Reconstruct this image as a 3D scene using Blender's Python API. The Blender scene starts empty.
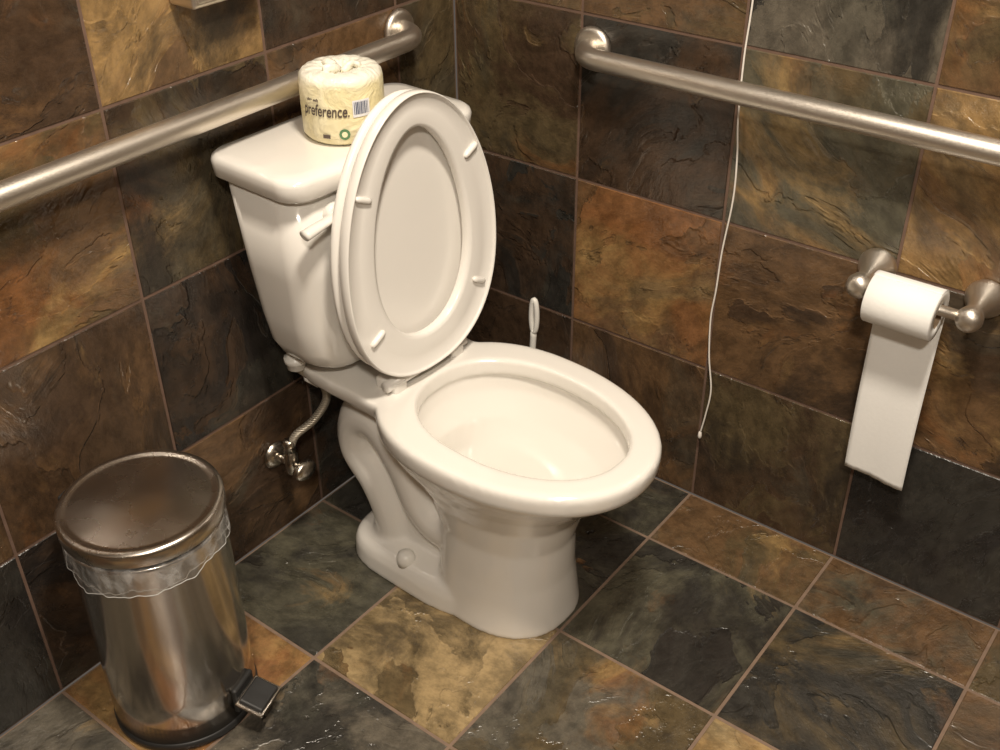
import bpy, bmesh, math, random
from mathutils import Vector, Matrix
random.seed(7)
S=bpy.context.scene
T=0.305
# ------------------------------------------------------------------ helpers
def link(o): S.collection.objects.link(o); return o
def empty(name,loc=(0,0,0),rz=0):
    e=bpy.data.objects.new(name,None); e.empty_display_size=.05; e.location=loc; e.rotation_euler=(0,0,rz); return link(e)
def mesh_obj(name,verts,faces,mat=None,parent=None,smooth=True):
    me=bpy.data.meshes.new(name); me.from_pydata([tuple(v) for v in verts],[],faces); me.validate()
    bm=bmesh.new(); bm.from_mesh(me); bmesh.ops.recalc_face_normals(bm,faces=bm.faces); bm.to_mesh(me); bm.free()
    if smooth:
        for p in me.polygons: p.use_smooth=True
    o=link(bpy.data.objects.new(name,me))
    if mat: me.materials.append(mat)
    if parent: o.parent=parent
    return o
def loft_data(rings,cap=True,closed=False):
    n=len(rings[0]); V=[v for r in rings for v in r]; F=[]
    m=len(rings)
    for i in range(m if closed else m-1):
        a=i*n;b=((i+1)%m)*n
        for j in range(n):
            k=(j+1)%n; F.append((a+j,a+k,b+k,b+j))
    if cap and not closed:
        F.append(tuple(range(n))[::-1]); F.append(tuple(range((m-1)*n,m*n)))
    return V,F
def loft(name,rings,mat=None,parent=None,cap=True,closed=False,smooth=True):
    V,F=loft_data(rings,cap,closed); return mesh_obj(name,V,F,mat,parent,smooth)
def egg(z,xc,Lf,Lb,w,nf=2.,nb=2.,y0=0,N=72):
    out=[]
    for i in range(N):
        a=2*math.pi*i/N; c,s=math.cos(a),math.sin(a)
        n=nf if c>=0 else nb
        L=Lf if c>=0 else Lb
        x=L*math.copysign(abs(c)**(2/n),c); y=w*math.copysign(abs(s)**(2/n),s)
        out.append(Vector((xc+x,y0+y,z)))
    return out
def revolve(name,prof,mat,parent=None,axis='z',origin=(0,0,0),N=48,cap=True):
    rings=[]
    O=Vector(origin)
    for r,h in prof:
        ring=[]
        for i in range(N):
            a=2*math.pi*i/N; c,s=r*math.cos(a),r*math.sin(a)
            if axis=='z': v=(c,s,h)
            elif axis=='x': v=(h,c,s)
            elif axis=='y': v=(c,h,s)
            ring.append(O+Vector(v))
        rings.append(ring)
    return loft(name,rings,mat,parent,cap)
def catmull(pts,sub=8):
    P=[Vector(p) for p in pts]; P=[P[0]*2-P[1]]+P+[P[-1]*2-P[-2]]; out=[]
    for i in range(1,len(P)-2):
        for k in range(sub):
            t=k/sub
            out.append(.5*((2*P[i])+(P[i+1]-P[i-1])*t+(2*P[i-1]-5*P[i]+4*P[i+1]-P[i+2])*t*t+(3*P[i]-P[i-1]-3*P[i+1]+P[i+2])*t**3))
    out.append(P[-2]); return out
def tube_rings(path,r,N=16,ysc=1.):
    rings=[];up=None
    for i,p in enumerate(path):
        t=(path[min(i+1,len(path)-1)]-path[max(i-1,0)]).normalized()
        if up is None:
            up=Vector((0,1,0)) if abs(t.y)<.9 else Vector((0,0,1))
        up=(up-t*up.dot(t)).normalized(); b=t.cross(up)
        rr=r[i] if isinstance(r,list) else r
        rings.append([p+up*math.cos(2*math.pi*j/N)*rr*ysc+b*math.sin(2*math.pi*j/N)*rr for j in range(N)])
    return rings
def tube(name,path,r,mat,parent=None,N=16,sub=8):
    return loft(name,tube_rings(catmull(path,sub),r,N),mat,parent)
def rbox(name,c,d,b,mat,parent=None,seg=3,rot=None):
    bm=bmesh.new(); bmesh.ops.create_cube(bm,size=1)
    for v in bm.verts: v.co=Vector((v.co.x*d[0],v.co.y*d[1],v.co.z*d[2]))
    bmesh.ops.bevel(bm,geom=bm.edges[:],offset=b,segments=seg,affect='EDGES',profile=.5)
    if rot: bmesh.ops.rotate(bm,verts=bm.verts,matrix=rot)
    for v in bm.verts: v.co+=Vector(c)
    me=bpy.data.meshes.new(name); bm.to_mesh(me); bm.free()
    for p in me.polygons: p.use_smooth=False
    o=link(bpy.data.objects.new(name,me)); me.materials.append(mat)
    if parent: o.parent=parent
    return o
# ------------------------------------------------------------------ node helpers
class NT:
    def __init__(s,name):
        s.m=bpy.data.materials.new(name); s.m.use_nodes=True; s.t=s.m.node_tree
        s.b=s.t.nodes['Principled BSDF']
    def n(s,ty,**k):
        x=s.t.nodes.new(ty)
        for a,v in k.items(): setattr(x,a,v)
        return x
    def l(s,a,b): s.t.links.new(a,b)
    def val(s,sock,v):
        if hasattr(v,'is_linked'): s.l(v,sock)
        else: sock.default_value=v
    def math(s,op,a,b=0,c=0,clamp=False):
        x=s.n('ShaderNodeMath',operation=op); x.use_clamp=clamp
        s.val(x.inputs[0],a); s.val(x.inputs[1],b); s.val(x.inputs[2],c); return x.outputs[0]
    def vmath(s,op,a,b=None,scale=None):
        x=s.n('ShaderNodeVectorMath',operation=op); s.val(x.inputs[0],a)
        if b is not None: s.val(x.inputs[1],b)
        if scale is not None: s.val(x.inputs[3],scale)
        return x.outputs[0]
    def noise(s,vec,sc,det=4,rough=.5,dist=0):
        x=s.n('ShaderNodeTexNoise'); s.l(vec,x.inputs['Vector']); x.inputs['Scale'].default_value=sc
        x.inputs['Detail'].default_value=det; x.inputs['Roughness'].default_value=rough; x.inputs['Distortion'].default_value=dist
        return x
    def ramp(s,f,a,b,c0=0.,c1=1.):
        x=s.n('ShaderNodeMapRange',interpolation_type='SMOOTHSTEP'); s.l(f,x.inputs[0])
        x.inputs[1].default_value=a;x.inputs[2].default_value=b;x.inputs[3].default_value=c0;x.inputs[4].default_value=c1
        return x.outputs[0]
    def mix(s,f,a,b,mode='MIX'):
        x=s.n('ShaderNodeMix',data_type='RGBA',blend_type=mode); s.val(x.inputs[0],f)
        s.val(x.inputs[6],a if hasattr(a,'is_linked') else (*a,1)); s.val(x.inputs[7],b if hasattr(b,'is_linked') else (*b,1)); return x.outputs[2]
    def bump(s,h,st,dist=.01):
        x=s.n('ShaderNodeBump'); x.inputs['Strength'].default_value=st; x.inputs['Distance'].default_value=dist
        s.l(h,x.inputs['Height']); s.l(x.outputs[0],s.b.inputs['Normal'])
def simple(name,col,rough=.4,metal=0,coat=0,nscale=40,namp=.06,bump=0,**kw):
    k=NT(name); tc=k.n('ShaderNodeTexCoord').outputs['Object']
    n=k.noise(tc,nscale,3)
    c=k.mix(n.outputs[0],tuple(x*(1-namp) for x in col),tuple(min(1,x*(1+namp)) for x in col))
    k.l(c,k.b.inputs['Base Color']); k.b.inputs['Metallic'].default_value=metal
    k.l(k.ramp(n.outputs[0],.2,.8,rough*.85,rough*1.15),k.b.inputs['Roughness'])
    k.b.inputs['Coat Weight'].default_value=coat; k.b.inputs['Coat Roughness'].default_value=.04
    for a,v in kw.items(): k.b.inputs[a.replace('_',' ')].default_value=v
    if bump: k.bump(n.outputs[0],bump,.002)
    return k.m
def slate():
    k=NT('slate')
    pos=k.n('ShaderNodeNewGeometry').outputs['Position']
    A=k.n('ShaderNodeAttribute',attribute_name='tintA').outputs; Bt=k.n('ShaderNodeAttribute',attribute_name='tintB').outputs
    par=k.n('ShaderNodeAttribute',attribute_name='par').outputs['Color']
    sep=k.n('ShaderNodeSeparateColor'); k.l(par,sep.inputs[0]); rnd,och,dk=sep.outputs
    off=k.vmath('SCALE',(13.1,7.7,19.3),scale=rnd)
    vr=k.n('ShaderNodeVectorRotate',rotation_type='EULER_XYZ'); k.l(pos,vr.inputs['Vector']); k.l(k.vmath('SCALE',(3.,5.,7.),scale=rnd),vr.inputs['Rotation'])
    p=k.vmath('ADD',k.vmath('MULTIPLY',vr.outputs[0],(1.,.62,1.)),off)
    w=k.noise(p,3.5,2).outputs['Color']
    p2=k.vmath('ADD',p,k.vmath('SCALE',k.vmath('SUBTRACT',w,(.5,.5,.5)),scale=.36))
    n4=k.noise(p2,2.9,6,.58).outputs[0]
    KK=10
    hh=k.math('MULTIPLY',n4,KK); sn=k.math('FRACT',hh); fl=k.math('FLOOR',hh)
    wn=k.n('ShaderNodeTexWhiteNoise',noise_dimensions='2D'); cx=k.n('ShaderNodeCombineXYZ'); k.l(fl,cx.inputs[0]); k.l(rnd,cx.inputs[1]); k.l(cx.outputs[0],wn.inputs['Vector'])
    ws=k.n('ShaderNodeSeparateColor'); k.l(wn.outputs['Color'],ws.inputs[0]); r1,r2,r3=ws.outputs
    n1=k.noise(p2,4.4,7,.65).outputs[0]
    n1s=k.math('ADD',n1,k.math('MULTIPLY',k.math('SUBTRACT',r1,.5),.20))
    c=k.mix(k.ramp(n1s,.42,.58),A['Color'],Bt['Color'])
    p3=k.vmath('ADD',p2,(3.1,1.2,5.5)); n3n=k.noise(p3,4.8,7,.64); n3=n3n.outputs[0]
    thr=k.math('SUBTRACT',.715,k.math('MULTIPLY',och,.25))
    om=k.math('MULTIPLY',k.math('SUBTRACT',k.math('ADD',n3,k.math('MULTIPLY',k.math('SUBTRACT',r2,.5),.12)),thr),8,clamp=True)
    sc3=k.n('ShaderNodeSeparateColor'); k.l(n3n.outputs['Color'],sc3.inputs[0])
    oc=k.mix(k.ramp(sc3.outputs[1],.42,.6),(.185,.078,.027),(.31,.20,.080))
    c=k.mix(k.math('MULTIPLY',om,.8),c,oc)
    gm=k.math('MULTIPLY',k.ramp(sc3.outputs[2],.53,.62),.42)
    c=k.mix(gm,c,(.062,.060,.046))
    p4=k.vmath('ADD',p2,(9.1,4.2,2.5)); n2=k.noise(p4,5.5,7,.69).outputs[0]
    thr2=k.math('SUBTRACT',.68,k.math('MULTIPLY',dk,.32))
    dm=k.math('MULTIPLY',k.math('SUBTRACT',k.math('ADD',n2,k.math('MULTIPLY',k.math('SUBTRACT',r3,.5),.12)),thr2),7,clamp=True)
    c=k.mix(k.math('MULTIPLY',dm,.8),c,(.017,.014,.012))
    nf=k.noise(p,34,5,.72).outputs[0]
    c=k.mix(1.0,c,k.mix(k.ramp(nf,.3,.7),(.66,.66,.66),(1.34,1.33,1.31)),'MULTIPLY')
    lo=k.math('MULTIPLY',k.ramp(sn,.94,1.,0,1),k.ramp(n3,.44,.58))
    c=k.mix(k.math('MULTIPLY',lo,.3),c,(.015,.012,.01))
    k.l(c,k.b.inputs['Base Color'])
    st=k.math('ADD',k.math('MULTIPLY',fl,1/KK),k.math('MULTIPLY',k.ramp(sn,.86,1.),1/KK))
    h=k.math('ADD',k.math('MULTIPLY',st,.9),k.math('ADD',k.math('MULTIPLY',nf,.13),k.math('MULTIPLY',n2,.35)))
    k.bump(h,.68,.02)
    k.l(k.ramp(n2,.35,.65,.17,.34),k.b.inputs['Roughness']); k.b.inputs['Specular IOR Level'].default_value=.6
    return k.m
M_slate=slate()
M_grout=simple('grout',(.14,.085,.06),.8,nscale=60,namp=.3)
M_grout_f=simple('grout_floor',(.20,.135,.095),.8,nscale=60,namp=.3)
M_paint=simple('painted_ceiling',(.62,.55,.45),.8)
def porcelain():
    k=NT('porcelain'); tc=k.n('ShaderNodeTexCoord').outputs['Object']; n=k.noise(tc,3,2).outputs[0]
    k.l(k.mix(n,(.785,.755,.70),(.81,.78,.73)),k.b.inputs['Base Color'])
    k.b.inputs['Roughness'].default_value=.14; k.b.inputs['Coat Weight'].default_value=.5; k.b.inputs['Coat Roughness'].default_value=.04
    return k.m
M_porc=porcelain()
M_seat=simple('seat_plastic',(.815,.785,.735),.22,nscale=8,namp=.02)
def brushed(name,col,rough,axis=(1,1,60)):
    k=NT(name); tc=k.n('ShaderNodeTexCoord').outputs['Object']; mp=k.n('ShaderNodeMapping'); k.l(tc,mp.inputs[0]); mp.inputs['Scale'].default_value=axis
    n=k.noise(mp.outputs[0],12,4).outputs[0]; k.l(k.mix(n,tuple(c*.9 for c in col),col),k.b.inputs['Base Color'])
    k.b.inputs['Metallic'].default_value=1; k.l(k.ramp(n,.2,.8,rough*.85,rough*1.2),k.b.inputs['Roughness']); return k.m
M_nick=brushed('brushed_nickel',(.78,.72,.64),.40,(40,40,40))
M_steel=brushed('polished_steel',(.64,.59,.53),.16,(2,2,50))
M_steel_lid=brushed('lid_steel',(.62,.57,.51),.26,(1,1,1))
M_chrome=simple('chrome_fitting',(.6,.55,.48),.25,1)
M_black=simple('black_rubber',(.02,.02,.02),.45)
M_paper=simple('tissue_paper',(.86,.85,.82),.9,nscale=160,namp=.025,bump=.15)
M_card=simple('cardboard',(.35,.25,.16),.9)
M_cord=simple('cord',(.80,.75,.69),.7)
M_white=simple('white_plastic',(.80,.78,.73),.35)
# ------------------------------------------------------------------ tile surfaces
CH=(.032,.030,.026);OL=(.090,.066,.034);BR=(.122,.070,.034);DB=(.054,.033,.020);OC=(.26,.165,.070);RU=(.20,.095,.040);GG=(.082,.076,.053);TA=(.31,.225,.115);BK=(.020,.018,.017);GY=(.110,.096,.074)
PAL=[CH,OL,BR,DB,GG,RU,OC,BK,GY]
def tiled(name,O,U,V,us,vs,table,Nrm,thick=.08,grout=None,gap=.0023):
    """O origin, U,V axes, us/vs grout line coordinates (ascending), table[(i,j)]=(A,B,och,dark)"""
    O,U,V,Nrm=map(Vector,(O,U,V,Nrm)); verts=[];faces=[];mi=[];ca=[];cb=[];cp=[]
    def add(vs_,fs,m,a,b,p):
        base=len(verts); verts.extend(vs_)
        for f in fs:
            faces.append([base+x for x in f]); mi.append(m); ca.append(a);cb.append(b);cp.append(p)
    u0,u1,v0,v1=us[0],us[-1],vs[0],vs[-1]
    P=lambda u,v,h:O+U*u+V*v+Nrm*h
    add([P(u0,v0,-.0018),P(u1,v0,-.0018),P(u1,v1,-.0018),P(u0,v1,-.0018),P(u0,v0,-thick),P(u1,v0,-thick),P(u1,v1,-thick),P(u0,v1,-thick)],
        [(0,1,2,3),(7,6,5,4),(0,4,5,1),(1,5,6,2),(2,6,7,3),(3,7,4,0)],1,CH,CH,(0,0,0))
    g=gap;bv=.0014
    for i in range(len(us)-1):
        for j in range(len(vs)-1):
            a,b,o,d=table.get((i,j),(random.choice(PAL),random.choice(PAL),random.uniform(.1,.6),random.uniform(.3,.8)))
            r=random.random()
            x0,x1,y0,y1=us[i]+g,us[i+1]-g,vs[j]+g,vs[j+1]-g
            h=random.uniform(-.0006,.0)
            add([P(x0,y0,-.0019),P(x1,y0,-.0019),P(x1,y1,-.0019),P(x0,y1,-.0019),P(x0+bv,y0+bv,h),P(x1-bv,y0+bv,h),P(x1-bv,y1-bv,h),P(x0+bv,y1-bv,h)],
                [(4,5,6,7),(0,1,5,4),(1,2,6,5),(2,3,7,6),(3,0,4,7)],0,a,b,(r,o,d))
    me=bpy.data.meshes.new(name); me.from_pydata([tuple(v) for v in verts],[],faces)
    me.materials.append(M_slate);me.materials.append(grout or M_grout)
    for nm,arr in(('tintA',ca),('tintB',cb),('par',cp)):
        at=me.color_attributes.new(nm,'FLOAT_COLOR','CORNER'); k=0
        for pi,p in enumerate(me.polygons):
            for _ in p.loop_indices: at.data[k].color=(*arr[pi],1); k+=1
    for pi,p in enumerate(me.polygons): p.material_index=mi[pi]
    bm=bmesh.new(); bm.from_mesh(me); bmesh.ops.recalc_face_normals(bm,faces=bm.faces); bm.to_mesh(me); bm.free()
    return link(bpy.data.objects.new(name,me))
RX,RY,RZ=2.3,-2.6,2.45
zs=[0]+[T*k for k in range(1,9)]+[RZ]
us=[0,.2836,.5886,.8936,1.1986,1.5036,1.8086,2.1136,RX]
tb={(0,0):(BK,DB,.1,.6),(0,1):(CH,DB,.3,.6),(0,2):(OL,DB,.5,.4),(0,3):(BR,OL,.6,.3),
(1,0):(DB,BR,.4,.5),(1,1):(RU,BR,.9,.4),(1,2):(CH,DB,.6,.5),(1,3):(OL,BR,.7,.3),
(2,0):(OL,DB,.5,.5),(2,1):(BR,DB,.7,.45),(2,2):(GG,OL,.65,.4),(2,3):(CH,GY,.3,.4),
(3,0):(BK,CH,.3,.5),(3,1):(BR,DB,.72,.45),(3,2):(OC,BR,.75,.4),(3,3):(OL,BR,.6,.3),
(4,0):(GY,CH,.2,.3),(4,1):(BR,CH,.4,.4)}
tiled('wall_side',(0,0,0),(1,0,0),(0,0,1),us,zs,tb,(0,-1,0))
us=[0,.159,.464,.769,1.074,1.379,1.684,1.989,2.294,-RY]
tb={(0,0):(BK,DB,.1,.5),(0,1):(BK,DB,.2,.5),(0,2):(OL,DB,.4,.5),(0,3):(DB,BR,.5,.4),
(1,0):(DB,CH,.3,.5),(1,1):(BK,DB,.3,.5),(1,2):(BR,DB,.6,.45),(1,3):(CH,DB,.5,.4),
(2,0):(DB,BR,.4,.5),(2,1):(BK,DB,.35,.5),(2,2):(DB,OL,.5,.5),(2,3):(OC,BR,.8,.5),
(3,0):(DB,BK,.4,.5),(3,1):(BR,DB,.65,.45),(3,2):(BR,OL,.8,.5),(3,3):(DB,BR,.7,.55),
(4,0):(BK,CH,.2,.5),(4,1):(BR,DB,.6,.45),(4,2):(BR,OC,.6,.4),(4,3):(OC,BR,.8,.3)}
tiled('wall_back',(0,0,0),(0,-1,0),(0,0,1),us,zs,tb,(1,0,0))
tiled('wall_front',(RX,0,0),(0,-1,0),(0,0,1),[0,.25,.555,.86,1.165,1.47,1.775,2.08,2.385,-RY],zs,{},(-1,0,0))
tiled('wall_entry',(0,RY,0),(1,0,0),(0,0,1),[0]+[.28+T*k for k in range(7)]+[RX],zs,{},(0,1,0))
xs=[0,.284,.586,.892,1.198,1.504,1.81,2.116,RX]; ys=[0,.165,.465,.770,1.075,1.38,1.685,1.99,2.295,-RY]
tb={(0,0):(DB,CH,.2,.4),(1,0):(GG,CH,.3,.4),(2,0):(OL,BR,.6,.3),(3,0):(GG,BR,.55,.3),(4,0):(OL,BR,.5,.3),
(0,1):(GG,CH,.3,.4),(1,1):(CH,GG,.2,.4),(2,1):(CH,GG,.45,.5),(3,1):(OL,CH,.5,.4),(4,1):(OL,BR,.5,.3),
(0,2):(GG,CH,.5,.4),(1,2):(TA,OL,.6,.42),(2,2):(OL,GY,.6,.35),(3,2):(OC,TA,.6,.3),(4,2):(OL,GG,.5,.3),
(0,3):(RU,OC,.9,.2),(1,3):(CH,GY,.45,.3),(2,3):(OC,OL,.5,.3),(0,4):(CH,GY,.3,.3)}
tiled('floor',(0,0,0),(1,0,0),(0,-1,0),xs,ys,tb,(0,0,1),grout=M_grout_f,gap=.0027)
rbox('ceiling',(RX/2,RY/2,RZ+.05),(RX+.16,-RY+.16,.1),.002,M_paint)
# ------------------------------------------------------------------ toilet
TY=-.42
toilet=empty('toilet',(.008,TY,0),math.radians(-2.2))
def remesh_union(name,parts,voxel,mat,parent,cut=None,smooth=8):
    V=[];F=[]
    for v,f in parts:
        b=len(V); V+=v; F+=[tuple(b+x for x in q) for q in f]
    o=mesh_obj(name,V,F,mat,None)
    m=o.modifiers.new('r','REMESH'); m.mode='VOXEL'; m.voxel_size=voxel
    def bake():
        dg=bpy.context.evaluated_depsgraph_get(); dg.update()
        me=bpy.data.meshes.new_from_object(o.evaluated_get(dg)); o.modifiers.clear(); o.data=me
    if cut:
        bake()
        c=mesh_obj('cutter',cut[0],cut[1])
        m=o.modifiers.new('b','BOOLEAN'); m.operation='DIFFERENCE'; m.object=c; m.solver='EXACT'
        bake(); bpy.data.objects.remove(c)
        m=o.modifiers.new('r','REMESH'); m.mode='VOXEL'; m.voxel_size=voxel
    m=o.modifiers.new('s','SMOOTH'); m.iterations=smooth; m.factor=.5
    bake()
    for p in o.data.polygons: p.use_smooth=True
    if not o.data.materials: o.data.materials.append(mat)
    o.parent=parent
    return o
bowl=[egg(z,xc,Lf,Lb,w,nf,nb) for z,xc,Lf,Lb,w,nf,nb in [
 (-.004,.43,.146,.09,.118,2.3,3),(.03,.43,.142,.09,.115,2.3,3),(.10,.43,.137,.09,.108,2.2,3),(.18,.43,.140,.09,.105,2.1,2.6),
 (.24,.43,.157,.12,.115,2.1,2.4),(.285,.43,.187,.16,.136,2.1,2.3),(.325,.435,.226,.20,.161,2.1,2.3),(.352,.44,.252,.215,.175,2.1,2.3),(.366,.44,.268,.22,.184,2.1,2.3),(.372,.44,.273,.22,.187,2.1,2.3),(.398,.44,.275,.22,.188,2.1,2.3),(.406,.44,.269,.215,.182,2.1,2.3)]]
deck=[egg(z,.2,Lf,.16,w,4,5) for z,Lf,w in [(.335,.12,.085),(.355,.16,.105),(.375,.18,.125),(.398,.18,.130),(.404,.176,.126)]]
foot=[egg(z,.28,.20,Lb,w,3.2,4) for z,Lb,w in [(-.004,.148,.129),(.036,.146,.127),(.050,.142,.122),(.058,.135,.112),(.064,.125,.08)]]
web=[egg(z,.30,.12,Lb,w,4,4) for z,Lb,w in [(.03,.12,.068),(.15,.10,.066),(.25,.14,.066),(.36,.2,.07)]]
trap=tube_rings(catmull([(.44,0,.19),(.36,0,.135),(.30,0,.160),(.255,0,.245),(.20,0,.300),(.15,0,.285),(.14,0,.22),(.185,0,.165),(.215,0,.10),(.22,0,.02)],6),.059,24,1.62)
cav=[egg(z,xc,Lf,Lb,w,2.1,2.2) for z,xc,Lf,Lb,w in [(.43,.46,.203,.172,.134),(.398,.46,.203,.172,.134),(.378,.46,.201,.170,.132),(.372,.46,.210,.175,.142),(.345,.46,.203,.168,.138),(.30,.45,.172,.135,.113),(.25,.42,.130,.10,.080),(.21,.40,.09,.07,.06),(.17,.385,.05,.05,.042)]]
remesh_union('bowl',[loft_data(bowl),loft_data(deck),loft_data(foot),loft_data(web),loft_data(trap)],.0042,M_porc,toilet,loft_data(cav),8)
M_water=simple('water',(.66,.66,.62),.03,nscale=5,namp=.02,IOR=1.33)
loft('bowl_water',[egg(.17,.385,.045,.045,.038),egg(.207,.397,.088,.070,.060)],M_water,toilet)
for s in(-1,1):
    revolve('bolt_cap_%d'%((s+3)//2),[(.0,.050),(.017,.050),(.0175,.064),(.0155,.072),(.010,.077),(.001,.0785)],M_white,toilet,origin=(.290,s*.106,-.002),N=24)
def rrect(z,x0,x1,hw,r,bow=0,N=14):
    out=[]
    for cx,cy,a0 in [(x1-r,hw-r,0),(x0+r,hw-r,90),(x0+r,-hw+r,180),(x1-r,-hw+r,270)]:
        for i in range(N):
            a=math.radians(a0+90*i/(N-1)); out.append([cx+r*math.cos(a),cy+r*math.sin(a)])
    for i in range(1,12): out.append([x1,-hw+r+(2*hw-2*r)*i/12])
    res=[]
    for x,y in out:
        if x>(x0+x1)/2: x+=bow*(1-(y/hw)**2)*((x-(x0+x1)/2)/((x1-x0)/2))
        res.append(Vector((x,y,z)))
    return res
tank=[rrect(z,x0,x1,hw,r,b) for z,x0,x1,hw,r,b in [
 (.414,.09,.145,.075,.027,.006),(.419,.075,.160,.102,.04,.008),(.432,.060,.174,.136,.045,.010),(.452,.050,.182,.159,.045,.010),(.478,.045,.187,.171,.045,.010),(.53,.041,.190,.179,.045,.010),(.62,.036,.194,.187,.042,.010),(.776,.03,.199,.198,.04,.011)]]
loft('tank',tank,M_porc,toilet)
lid=[rrect(z,x0,x1,hw,r,b) for z,x0,x1,hw,r,b in [
 (.772,.03,.199,.196,.04,.010),(.772,.017,.211,.203,.036,.011),(.776,.014,.214,.207,.036,.011),(.798,.013,.216,.209,.036,.011),(.8045,.015,.214,.207,.036,.011),(.8085,.020,.208,.202,.034,.010),(.8105,.035,.193,.187,.032,.009),(.8111,.08,.15,.13,.03,.006)]]
loft('tank_lid',lid,M_porc,toilet)
revolve('lever_boss',[(.0,.196),(.017,.196),(.017,.213),(.013,.217),(.001,.218)],M_porc,toilet,axis='x',origin=(0,-.125,.735),N=24)
lv=catmull([(.219,-.118,.737),(.224,-.14,.737),(.227,-.17,.735),(.226,-.20,.730)],8)
loft('lever_arm',tube_rings(lv,[.007+.004*i/len(lv) for i in range(len(lv))],14,.75),M_porc,toilet)
HX,HZ=.245,.425
ang=math.radians(-2.4)
def raise_(s,t,n):
    return Vector((HX+n*math.cos(ang)+s*math.sin(ang),t,HZ+s*math.cos(ang)-n*math.sin(ang)))
def segg(sc,Lf,Lb,w,nf,nb,a):
    c,s=math.cos(a),math.sin(a); n=nf if c>=0 else nb; L=Lf if c>=0 else Lb
    return sc+L*math.copysign(abs(c)**(2/n),c), w*math.copysign(abs(s)**(2/n),s)
N=96; rings=[]
for i in range(N):
    a=2*math.pi*i/N
    so,to=segg(.205,.267,.205,.173,1.92,2.3,a); si,ti=segg(.215,.203,.148,.107,1.85,2.1,a)
    prof=[(0,.003),(.012,0),(.5,0),(.93,0),(.985,.004),(1,.012),(.985,.020),(.955,.022),(.93,.019),(.90,.016),(.5,.017),(.12,.018),(.02,.016),(0,.010)]
    rings.append([raise_(si+(so-si)*f,ti+(to-ti)*f,.022+h) for f,h in prof])
loft('seat_ring',rings,M_seat,toilet,closed=True)
lr=[]
for sc,nn in [(.0,.012),(.5,.012),(.93,.016),(.975,.014),(1.,.009),(1.,.004),(.97,.0),(.9,-.003),(.5,-.005),(.0,-.005)]:
    ring=[]
    for i in range(N):
        a=2*math.pi*i/N; so,to=segg(.205,.263,.202,.170,1.92,2.3,a)
        f=max(sc,.002); ring.append(raise_(.205+(so-.205)*f,to*f,nn))
    lr.append(ring)
loft('seat_lid',lr,M_seat,toilet)
for k,(s,t,r) in enumerate([(.11,-.122,.5),(.11,.122,-.5),(.345,-.120,-.45),(.345,.120,.45)]):
    d=Vector((0,math.cos(r)*.5,math.sin(r)*.5)).normalized()
    p=raise_(s,t,.041); a0=p-d*.015; b0=p+d*.015
    loft('seat_bumper_%d'%(k+1),tube_rings([a0-d*.002,a0,a0+d*.006,b0-d*.006,b0,b0+d*.002],[.001,.004,.005,.005,.004,.001],12),M_seat,toilet)
for s in(-1,1):
    rbox('hinge_block_%d'%((s+3)//2),(HX+.006,s*.072,.413),(.05,.030,.026),.007,M_seat,toilet)
loft('hinge_bar',tube_rings([Vector((HX+.018,-.098,.421)),Vector((HX+.018,.098,.421))],.010,20),M_seat,toilet)
# ------------------------------------------------------------------ supply valve + hose
val=empty('water_supply_valve',(0,-.565,.18))
revolve('escutcheon',[(.028,.001),(.028,.004),(.016,.012),(.009,.013)],M_chrome,val,axis='x')
revolve('stub',[(.008,.0),(.008,.05)],M_chrome,val,axis='x',N=20)
revolve('valve_body',[(.011,-.02),(.013,-.018),(.013,.018),(.010,.022),(.0095,.034)],M_chrome,val,origin=(.045,0,0),N=24)
revolve('valve_stem',[(.006,.04),(.006,.078)],M_chrome,val,axis='x',N=16)
o=revolve('valve_handle',[(.012,.070),(.018,.073),(.019,.080),(.017,.086),(.006,.088)],M_chrome,val,axis='x',N=24)
for v in o.data.vertices: v.co.y*=1.35
k=NT('braided_hose'); tc=k.n('ShaderNodeTexCoord').outputs['Object']; wv=k.n('ShaderNodeTexWave'); k.l(tc,wv.inputs[0]); wv.bands_direction='Z'; wv.inputs['Scale'].default_value=90; wv.inputs['Distortion'].default_value=2
k.l(k.mix(wv.outputs[1],(.30,.26,.20),(.6,.55,.46)),k.b.inputs['Base Color']); k.b.inputs['Metallic'].default_value=.6; k.b.inputs['Roughness'].default_value=.4; k.bump(wv.outputs[1],.4,.002); M_hose=k.m
tube('hose',[(.045,0,.03),(.052,.012,.06),(.07,.045,.085),(.085,.067,.125),(.085,.060,.165),(.082,.034,.195),(.080,.012,.222)],.0075,M_hose,val)
revolve('hose_nut',[(.012,.0),(.012,.022),(.009,.026)],M_chrome,val,origin=(.045,0,.028),N=6)
o=revolve('hose_crimp',[(.011,-.017),(.014,-.015),(.014,.015),(.011,.017)],M_white,val,N=10); o.location=(.083,.047,.182); o.rotation_euler=(math.radians(42),0,0)
revolve('coupling',[(.010,.0),(.016,.004),(.016,.014),(.020,.017),(.020,.026),(.014,.028),(.014,.045)],M_white,val,origin=(.080,.012,.218),N=14)
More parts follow.
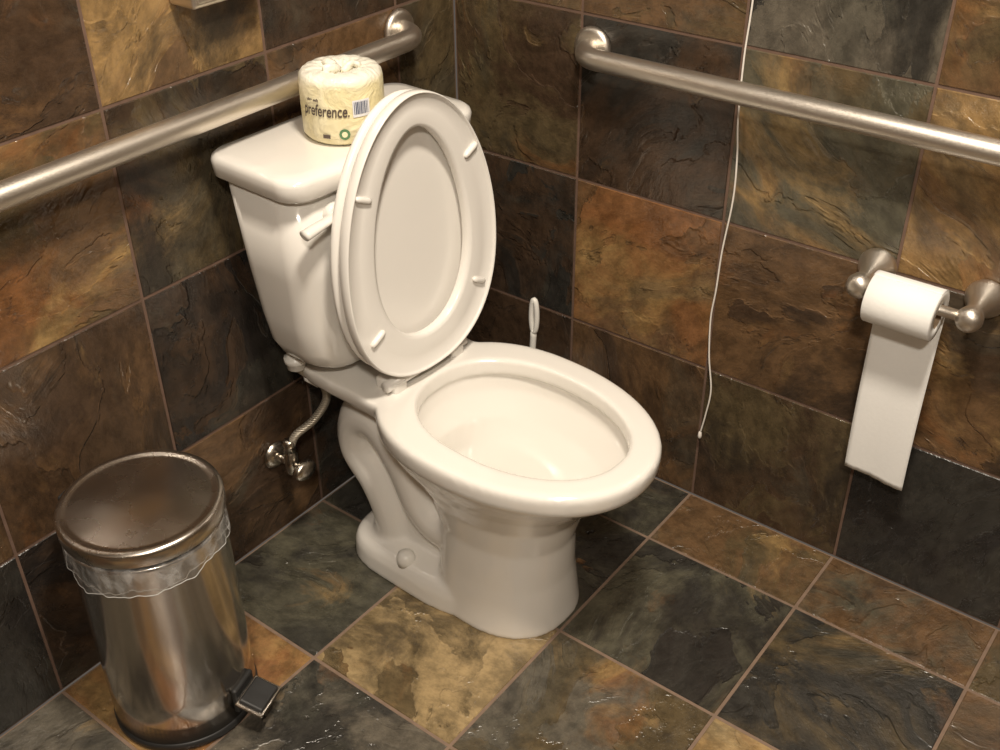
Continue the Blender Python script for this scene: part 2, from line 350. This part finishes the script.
# ------------------------------------------------------------------ wrapped roll on tank
WX,WY=.143,-.446
wr=empty('wrapped_toilet_roll',(WX,WY,.8116))
k=NT('wrapper'); tc=k.n('ShaderNodeTexCoord').outputs['Object']; n=k.noise(tc,22,4,.6,.6).outputs[0]
sx=k.n('ShaderNodeSeparateXYZ'); k.l(tc,sx.inputs[0])
cc=k.mix(k.ramp(n,.35,.65),(.80,.71,.42),(.86,.79,.54))
cc=k.mix(k.ramp(sx.outputs[2],.088,.103),cc,(.84,.81,.70))
k.l(cc,k.b.inputs['Base Color']); k.b.inputs['Roughness'].default_value=.32; k.bump(n,.6,.014); M_wrap=k.m
R0=.064
prof=[(.012,.0),(.05,.0),(.058,.003),(R0,.010),(R0+.0005,.05),(R0,.090),(.0625,.098),(.057,.104),(.046,.107),(.034,.106),(.024,.103),(.016,.097),(.008,.087)]
rings=[]
for pi,(r,h) in enumerate(prof):
    up=max(0,pi-5)/7
    rings.append([Vector((r*math.cos(a)*(1+.02*up*math.sin(13*a+pi*.3)),r*math.sin(a)*(1+.02*up*math.sin(13*a+pi*.3)),h+.0018*up*math.sin(17*a+pi)+.0012*up*math.sin(7*a))) for a in [2*math.pi*i/96 for i in range(96)]])
loft('wrapper_body',rings,M_wrap,wr)
for j,aa in enumerate((.4,2.9,4.4)):
    pts=[Vector((.006*math.cos(aa),.006*math.sin(aa),.096)),Vector((.018*math.cos(aa+.4),.018*math.sin(aa+.4),.108)),Vector((.032*math.cos(aa+.2),.032*math.sin(aa+.2),.107))]
    loft('wrapper_tuck_%d'%(j+1),tube_rings(catmull(pts,5),[.006]*5+[.005]*5+[.003],10,1.5),M_wrap,wr)
M_ink=simple('ink_brown',(.10,.075,.06),.5); M_inkg=simple('ink_green',(.10,.22,.10),.5); M_lab=simple('label_white',(.80,.80,.83),.5); M_inkb=simple('ink_blue',(.03,.05,.12),.5)
camdir=math.atan2(-1.6124-WY,1.3458-WX)
def wrapmesh(o,a0,z0,rr):
    for v in o.data.vertices:
        x,y=v.co.x,v.co.y; a=a0+x/rr; v.co=(rr*math.cos(a),rr*math.sin(a),z0+y)
def label(txt,size,a0,z0,mat,name,shear=0,st=1.):
    cu=bpy.data.curves.new(name,'FONT'); cu.body=txt; cu.size=size; cu.align_x='CENTER'; cu.align_y='CENTER'; cu.shear=shear; cu.offset=.0003
    t=link(bpy.data.objects.new('tmp',cu)); dg=bpy.context.evaluated_depsgraph_get(); dg.update()
    me=bpy.data.meshes.new_from_object(t.evaluated_get(dg)); bpy.data.objects.remove(t)
    o=link(bpy.data.objects.new(name,me)); me.materials.clear(); me.materials.append(mat)
    for v in me.vertices: v.co.y*=st
    wrapmesh(o,a0,z0,R0+.0022); o.parent=wr
def patch(name,w,h,a0,z0,mat,dr,ell=False):
    n=12; V=[];F=[]
    for i in range(n+1):
        x=-w/2+w*i/n; hh=h/2*(math.sqrt(max(0,1-(2*x/w)**2)) if ell else 1)
        V+=[(x,-hh-1e-5,0),(x,hh+1e-5,0)]
    for i in range(n): F.append((2*i,2*i+2,2*i+3,2*i+1))
    o=mesh_obj(name,V,F,mat,None,False); wrapmesh(o,a0,z0,R0+dr); o.parent=wr
label('preference.',.0170,camdir-.46,.057,M_ink,'brand_lettering',.15,1.5)
label('ultra soft',.006,camdir-.75,.073,M_ink,'small_lettering')
BA=camdir+.42
patch('barcode_label',.028,.026,BA,.060,M_lab,.0018)
x=-.0115;i=0
while x<.0105:
    w=random.choice([.0007,.0011,.0016]); patch('bar_%d'%i,w,.019,BA+(x+w/2)/R0,.061,M_inkb,.0024); x+=w+random.choice([.0008,.0013]); i+=1
patch('recycle_mark',.017,.017,camdir-.02,.022,M_inkg,.0018,True)
patch('recycle_center',.009,.009,camdir-.02,.022,M_wrap,.0024,True)
patch('stamp',.012,.006,camdir-.45,.018,M_ink,.0018)
# ------------------------------------------------------------------ grab bars
def grab(name,p0,p1,nrm):
    g=empty(name,(0,0,0)); p0,p1,nrm=map(Vector,(p0,p1,nrm)); d=(p1-p0).normalized(); h=.057
    def bend(p,dd):
        R=.045
        pts=[p+nrm*.002,p+nrm*(h-R)]
        for i in range(1,9):
            a=math.pi/2*i/8; pts.append(p+nrm*(h-R+R*math.sin(a))+dd*(R-R*math.cos(a)))
        return pts
    path=bend(p0,d)+bend(p1,-d)[::-1]
    loft('bar',tube_rings(path,.018,28),M_nick,g)
    for i,p in enumerate((p0,p1)):
        rings=[]
        up=Vector((0,0,1)); b=nrm.cross(up)
        for r,hh in [(.036,.0008),(.036,.005),(.034,.009),(.028,.012),(.019,.013)]:
            rings.append([p+nrm*hh+up*r*math.cos(t)+b*r*math.sin(t) for t in [2*math.pi*j/40 for j in range(40)]])
        loft('flange_%d'%(i+1),rings,M_nick,g)
    return g
grab('grab_bar',(0,-.158,.876),(0,-1.23,.876),(1,0,0))
grab('grab_bar',(.31,0,.862),(1.45,0,.862),(0,-1,0))
# ------------------------------------------------------------------ paper holder with roll
ph=empty('toilet_paper_holder',(0,0,0))
pz=.615
for i,x in enumerate((.866,1.036)):
    revolve('post_%d'%(i+1),[(.030,-.001),(.0315,-.006),(.029,-.014),(.021,-.026),(.0155,-.042),(.013,-.056),(.0135,-.062),(.018,-.070),(.020,-.080),(.018,-.090),(.010,-.096),(.001,-.097)],M_nick,ph,axis='y',origin=(x,0,pz),N=36)
loft('rod',tube_rings([Vector((.868,-.08,pz)),Vector((1.034,-.08,pz))],.0085,20),M_nick,ph)
tr=empty('toilet_paper_roll',(.94,-.08,pz-.011))
revolve('roll',[(.020,-.0525),(.039,-.0525),(.0405,-.051),(.0405,.051),(.039,.0525),(.020,.0525),(.020,-.0525)],M_paper,tr,axis='x',N=56,cap=False)
revolve('core',[(.0198,-.0524),(.0198,.0524)],M_card,tr,axis='x',N=40,cap=False)
V=[];F=[];path=[]
for i in range(16):
    a=math.radians(100-100*i/15); path.append((.0412*math.cos(a),.0412*math.sin(a)))
for i in range(1,40):
    z=-.355*i/39; path.append((.0412-.010*math.sin(i/39*2.5),z))
nx=14
for i,(yy,zz) in enumerate(path):
    f=max(0,(i-15)/39)
    for j in range(nx+1):
        u=-.0525+.105*j/nx
        V.append((u*(1-.02*f)+.003*f,yy+.0015*f*math.sin(j*.6+i*.08),zz-.008*f*j/nx+.0006*f*math.sin(j*2.4)))
for i in range(len(path)-1):
    for j in range(nx):
        a=i*(nx+1)+j; F.append((a,a+1,a+nx+2,a+nx+1))
o=mesh_obj('hanging_sheet',V,F,M_paper,tr); m=o.modifiers.new('t','SOLIDIFY'); m.thickness=.0006
# ------------------------------------------------------------------ pull cord
pc=empty('pull_cord',(0,0,0))
cp=[(.600,-.012,1.58),(.600,-.010,1.2),(.600,-.009,1.0),(.596,-.008,.9),(.598,-.008,.80),(.604,-.008,.74),(.606,-.008,.66),(.597,-.008,.56),(.594,-.008,.48),(.590,-.008,.42),(.596,-.009,.34),(.608,-.010,.27),(.603,-.010,.21),(.596,-.010,.162)]
tube('cord',cp,.0016,M_cord,pc,N=8,sub=6)
revolve('cord_knot',[(.001,.150),(.0035,.153),(.004,.158),(.003,.165),(.001,.168)],M_cord,pc,origin=(.596,-.010,0),N=12)
rbox('switch_plate',(.600,-.006,1.62),(.075,.012,.115),.004,M_white,pc)
# ------------------------------------------------------------------ metal dispenser upper left
dp=empty('seat_cover_dispenser',(0,0,0))
rbox('case',(.028,-.562,1.182),(.054,.135,.31),.005,M_nick,dp)
rbox('front_panel',(.056,-.562,1.182),(.005,.122,.295),.002,M_nick,dp)
revolve('lock',[(.001,.058),(.008,.058),(.008,.061),(.001,.0615)],M_chrome,dp,axis='x',origin=(0,-.562,1.10),N=20)
# ------------------------------------------------------------------ toilet brush
br=empty('toilet_brush',(.252,-.10,0))
revolve('holder_cup',[(.0,.0),(.052,.0),(.054,.006),(.050,.04),(.046,.12),(.048,.125),(.044,.125),(.042,.04),(.001,.02)],M_white,br,N=36)
M_bris=simple('bristles',(.75,.74,.7),.9,nscale=300,namp=.3,bump=1)
revolve('bristle_head',[(.001,.025),(.03,.03),(.036,.06),(.034,.10),(.010,.115),(.001,.116)],M_bris,br,N=30)
loft('stick',tube_rings(catmull([(0,0,.10),(0.005,-.002,.22),(.012,-.004,.325)],6),.0065,12),M_white,br)
rings=[];lp=[]
for i in range(24):
    a=2*math.pi*i/24; lp.append(Vector((.013+.0065*math.sin(a),-.005,.355-.036*math.cos(a))))
for i in range(24):
    t=(lp[(i+1)%24]-lp[i-1]).normalized(); b=Vector((0,1,0)); c=t.cross(b)
    rings.append([lp[i]+b*.0055*math.cos(q)+c*.0055*math.sin(q) for q in [2*math.pi*j/10 for j in range(10)]])
loft('handle_loop',rings,M_white,br,closed=True)
# ------------------------------------------------------------------ pedal bin
pb=empty('pedal_trash_can',(.174,-.953,0))
R=.114; HH=.020
revolve('base_ring',[(.001,.001),(R-.002,.001),(R+.002,.004),(R+.002,.014),(R-.001,.018),(R-.004,.018)],M_black,pb,N=80)
revolve('body',[(R-.004,.016),(R,.018),(R,.10),(R,.25),(R,.362+HH),(R+.001,.366+HH),(R-.003,.370+HH),(R-.006,.366+HH),(R-.006,.30)],M_steel,pb,N=96,cap=False)
revolve('lid',[(r,h+HH) for r,h in [(R-.004,.376),(R+.004,.377),(R+.0055,.380),(R+.0055,.398),(R+.004,.402),(R-.001,.404),(R-.006,.4035),(R-.009,.401),(R-.014,.4015),(R-.035,.405),(R-.065,.4075),(.03,.409),(.001,.4095)]],M_steel_lid,pb,N=96)
k=NT('bin_liner'); tc=k.n('ShaderNodeTexCoord').outputs['Object']; mp=k.n('ShaderNodeMapping'); k.l(tc,mp.inputs[0]); mp.inputs['Scale'].default_value=(1,1,.6)
n=k.noise(mp.outputs[0],38,4).outputs[0]
k.l(k.mix(n,(.45,.45,.45),(.8,.8,.79)),k.b.inputs['Base Color']); k.b.inputs['Roughness'].default_value=.22; k.l(k.ramp(n,.40,.68,.10,.42),k.b.inputs['Alpha']); k.bump(n,.8,.012)
rings=[];NN=220
for pi,(dr,h,amp) in enumerate([(-.004,.372,0),(.002,.374,.0003),(.003,.368,.0008),(.0028,.360,.0011),(.0032,.350,.0013),(.0035,.341,.0015),(.004,.332,.0016),(.0030,.326,.0016)]):
    q=lambda a: math.sin(9*a+pi*.35+.8*math.sin(4*a))+.7*math.sin(23*a+pi*.5)+.4*math.sin(41*a)
    rings.append([Vector(((R+dr+amp*q(a))*math.cos(a),(R+dr+amp*q(a))*math.sin(a),h+HH+((.007*math.sin(2*a+1)+.003*math.sin(5*a)+.0012*math.sin(13*a))*(pi-2)/5 if pi>2 else 0))) for a in [2*math.pi*i/NN for i in range(NN)]])
loft('bag_skirt',rings,k.m,pb,cap=False)
hr=[]
for i in range(NN):
    c=rings[-1][i]; rad=Vector((c.x,c.y,0)).normalized()
    hr.append([c+rad*.0005*math.cos(q2)+Vector((0,0,1))*.0007*math.sin(q2) for q2 in [2*math.pi*j/6 for j in range(6)]])
loft('bag_hem',hr,simple('liner_hem',(.5,.5,.49),.3),pb,closed=True)
pa=math.radians(17)
rot=Matrix.Rotation(pa,3,'Z')
def pr(v): return rot@Vector(v)
rp=rot@Matrix.Rotation(math.radians(14),3,'Y')
rbox('pedal_slot',pr((R+.001,0,.056)),(.010,.052,.05),.004,M_black,pb,rot=rot)
rbox('pedal_arm',pr((R+.010,0,.057)),(.04,.030,.006),.002,M_steel,pb,rot=rot)
rbox('pedal_trim',pr((R+.028,0,.053)),(.050,.064,.007),.003,M_steel,pb,rot=rp)
rbox('pedal',pr((R+.029,0,.0575)),(.042,.054,.009),.004,M_black,pb,rot=rp)
rbox('rear_hinge',pr((-R-.004,0,.375+HH)),(.018,.06,.04),.005,M_black,pb,rot=rot)
# ------------------------------------------------------------------ lights
def lamp(name,loc,size,power,col):
    e=empty(name,loc)
    revolve('housing',[(.0,.0),(size/2+.03,.0),(size/2+.03,-.02),(size/2+.01,-.025),(size/2+.005,-.012),(.001,-.012)],M_paint,e,N=40)
    L=bpy.data.lights.new(name+'_bulb','AREA'); L.shape='DISK'; L.size=size; L.energy=power; L.color=col
    o=link(bpy.data.objects.new('bulb',L)); o.location=(0,0,-.03); o.parent=e
lamp('added_fill_light',(1.05,-.95,RZ-.001),.26,48,(1,.89,.75))
lamp('added_fill_light',(1.75,-2.1,RZ-.001),.26,50,(1,.90,.77))  # unseen second lamp, added near the camera to lift bounce off dark walls
W=bpy.data.worlds.new('w'); S.world=W; W.use_nodes=True; W.node_tree.nodes['Background'].inputs[0].default_value=(1,.9,.78,1); W.node_tree.nodes['Background'].inputs[1].default_value=.1
S.view_settings.view_transform='Standard'; S.view_settings.look='None'; S.view_settings.exposure=0
# ------------------------------------------------------------------ camera
cd=bpy.data.cameras.new('camera'); cam=link(bpy.data.objects.new('camera',cd)); S.camera=cam
r=Vector((.79436,.60739,-.00809)); d=Vector((-.50643,.65485,-.56098)); u=-Vector((.33544,-.44972,-.82779))
mt=Matrix((r,u,-d)).transposed().to_4x4(); mt.translation=(1.3458,-1.6124,1.4736); cam.matrix_world=mt
cd.sensor_width=36; cd.lens=1114.8*36/1000; cd.clip_start=.02
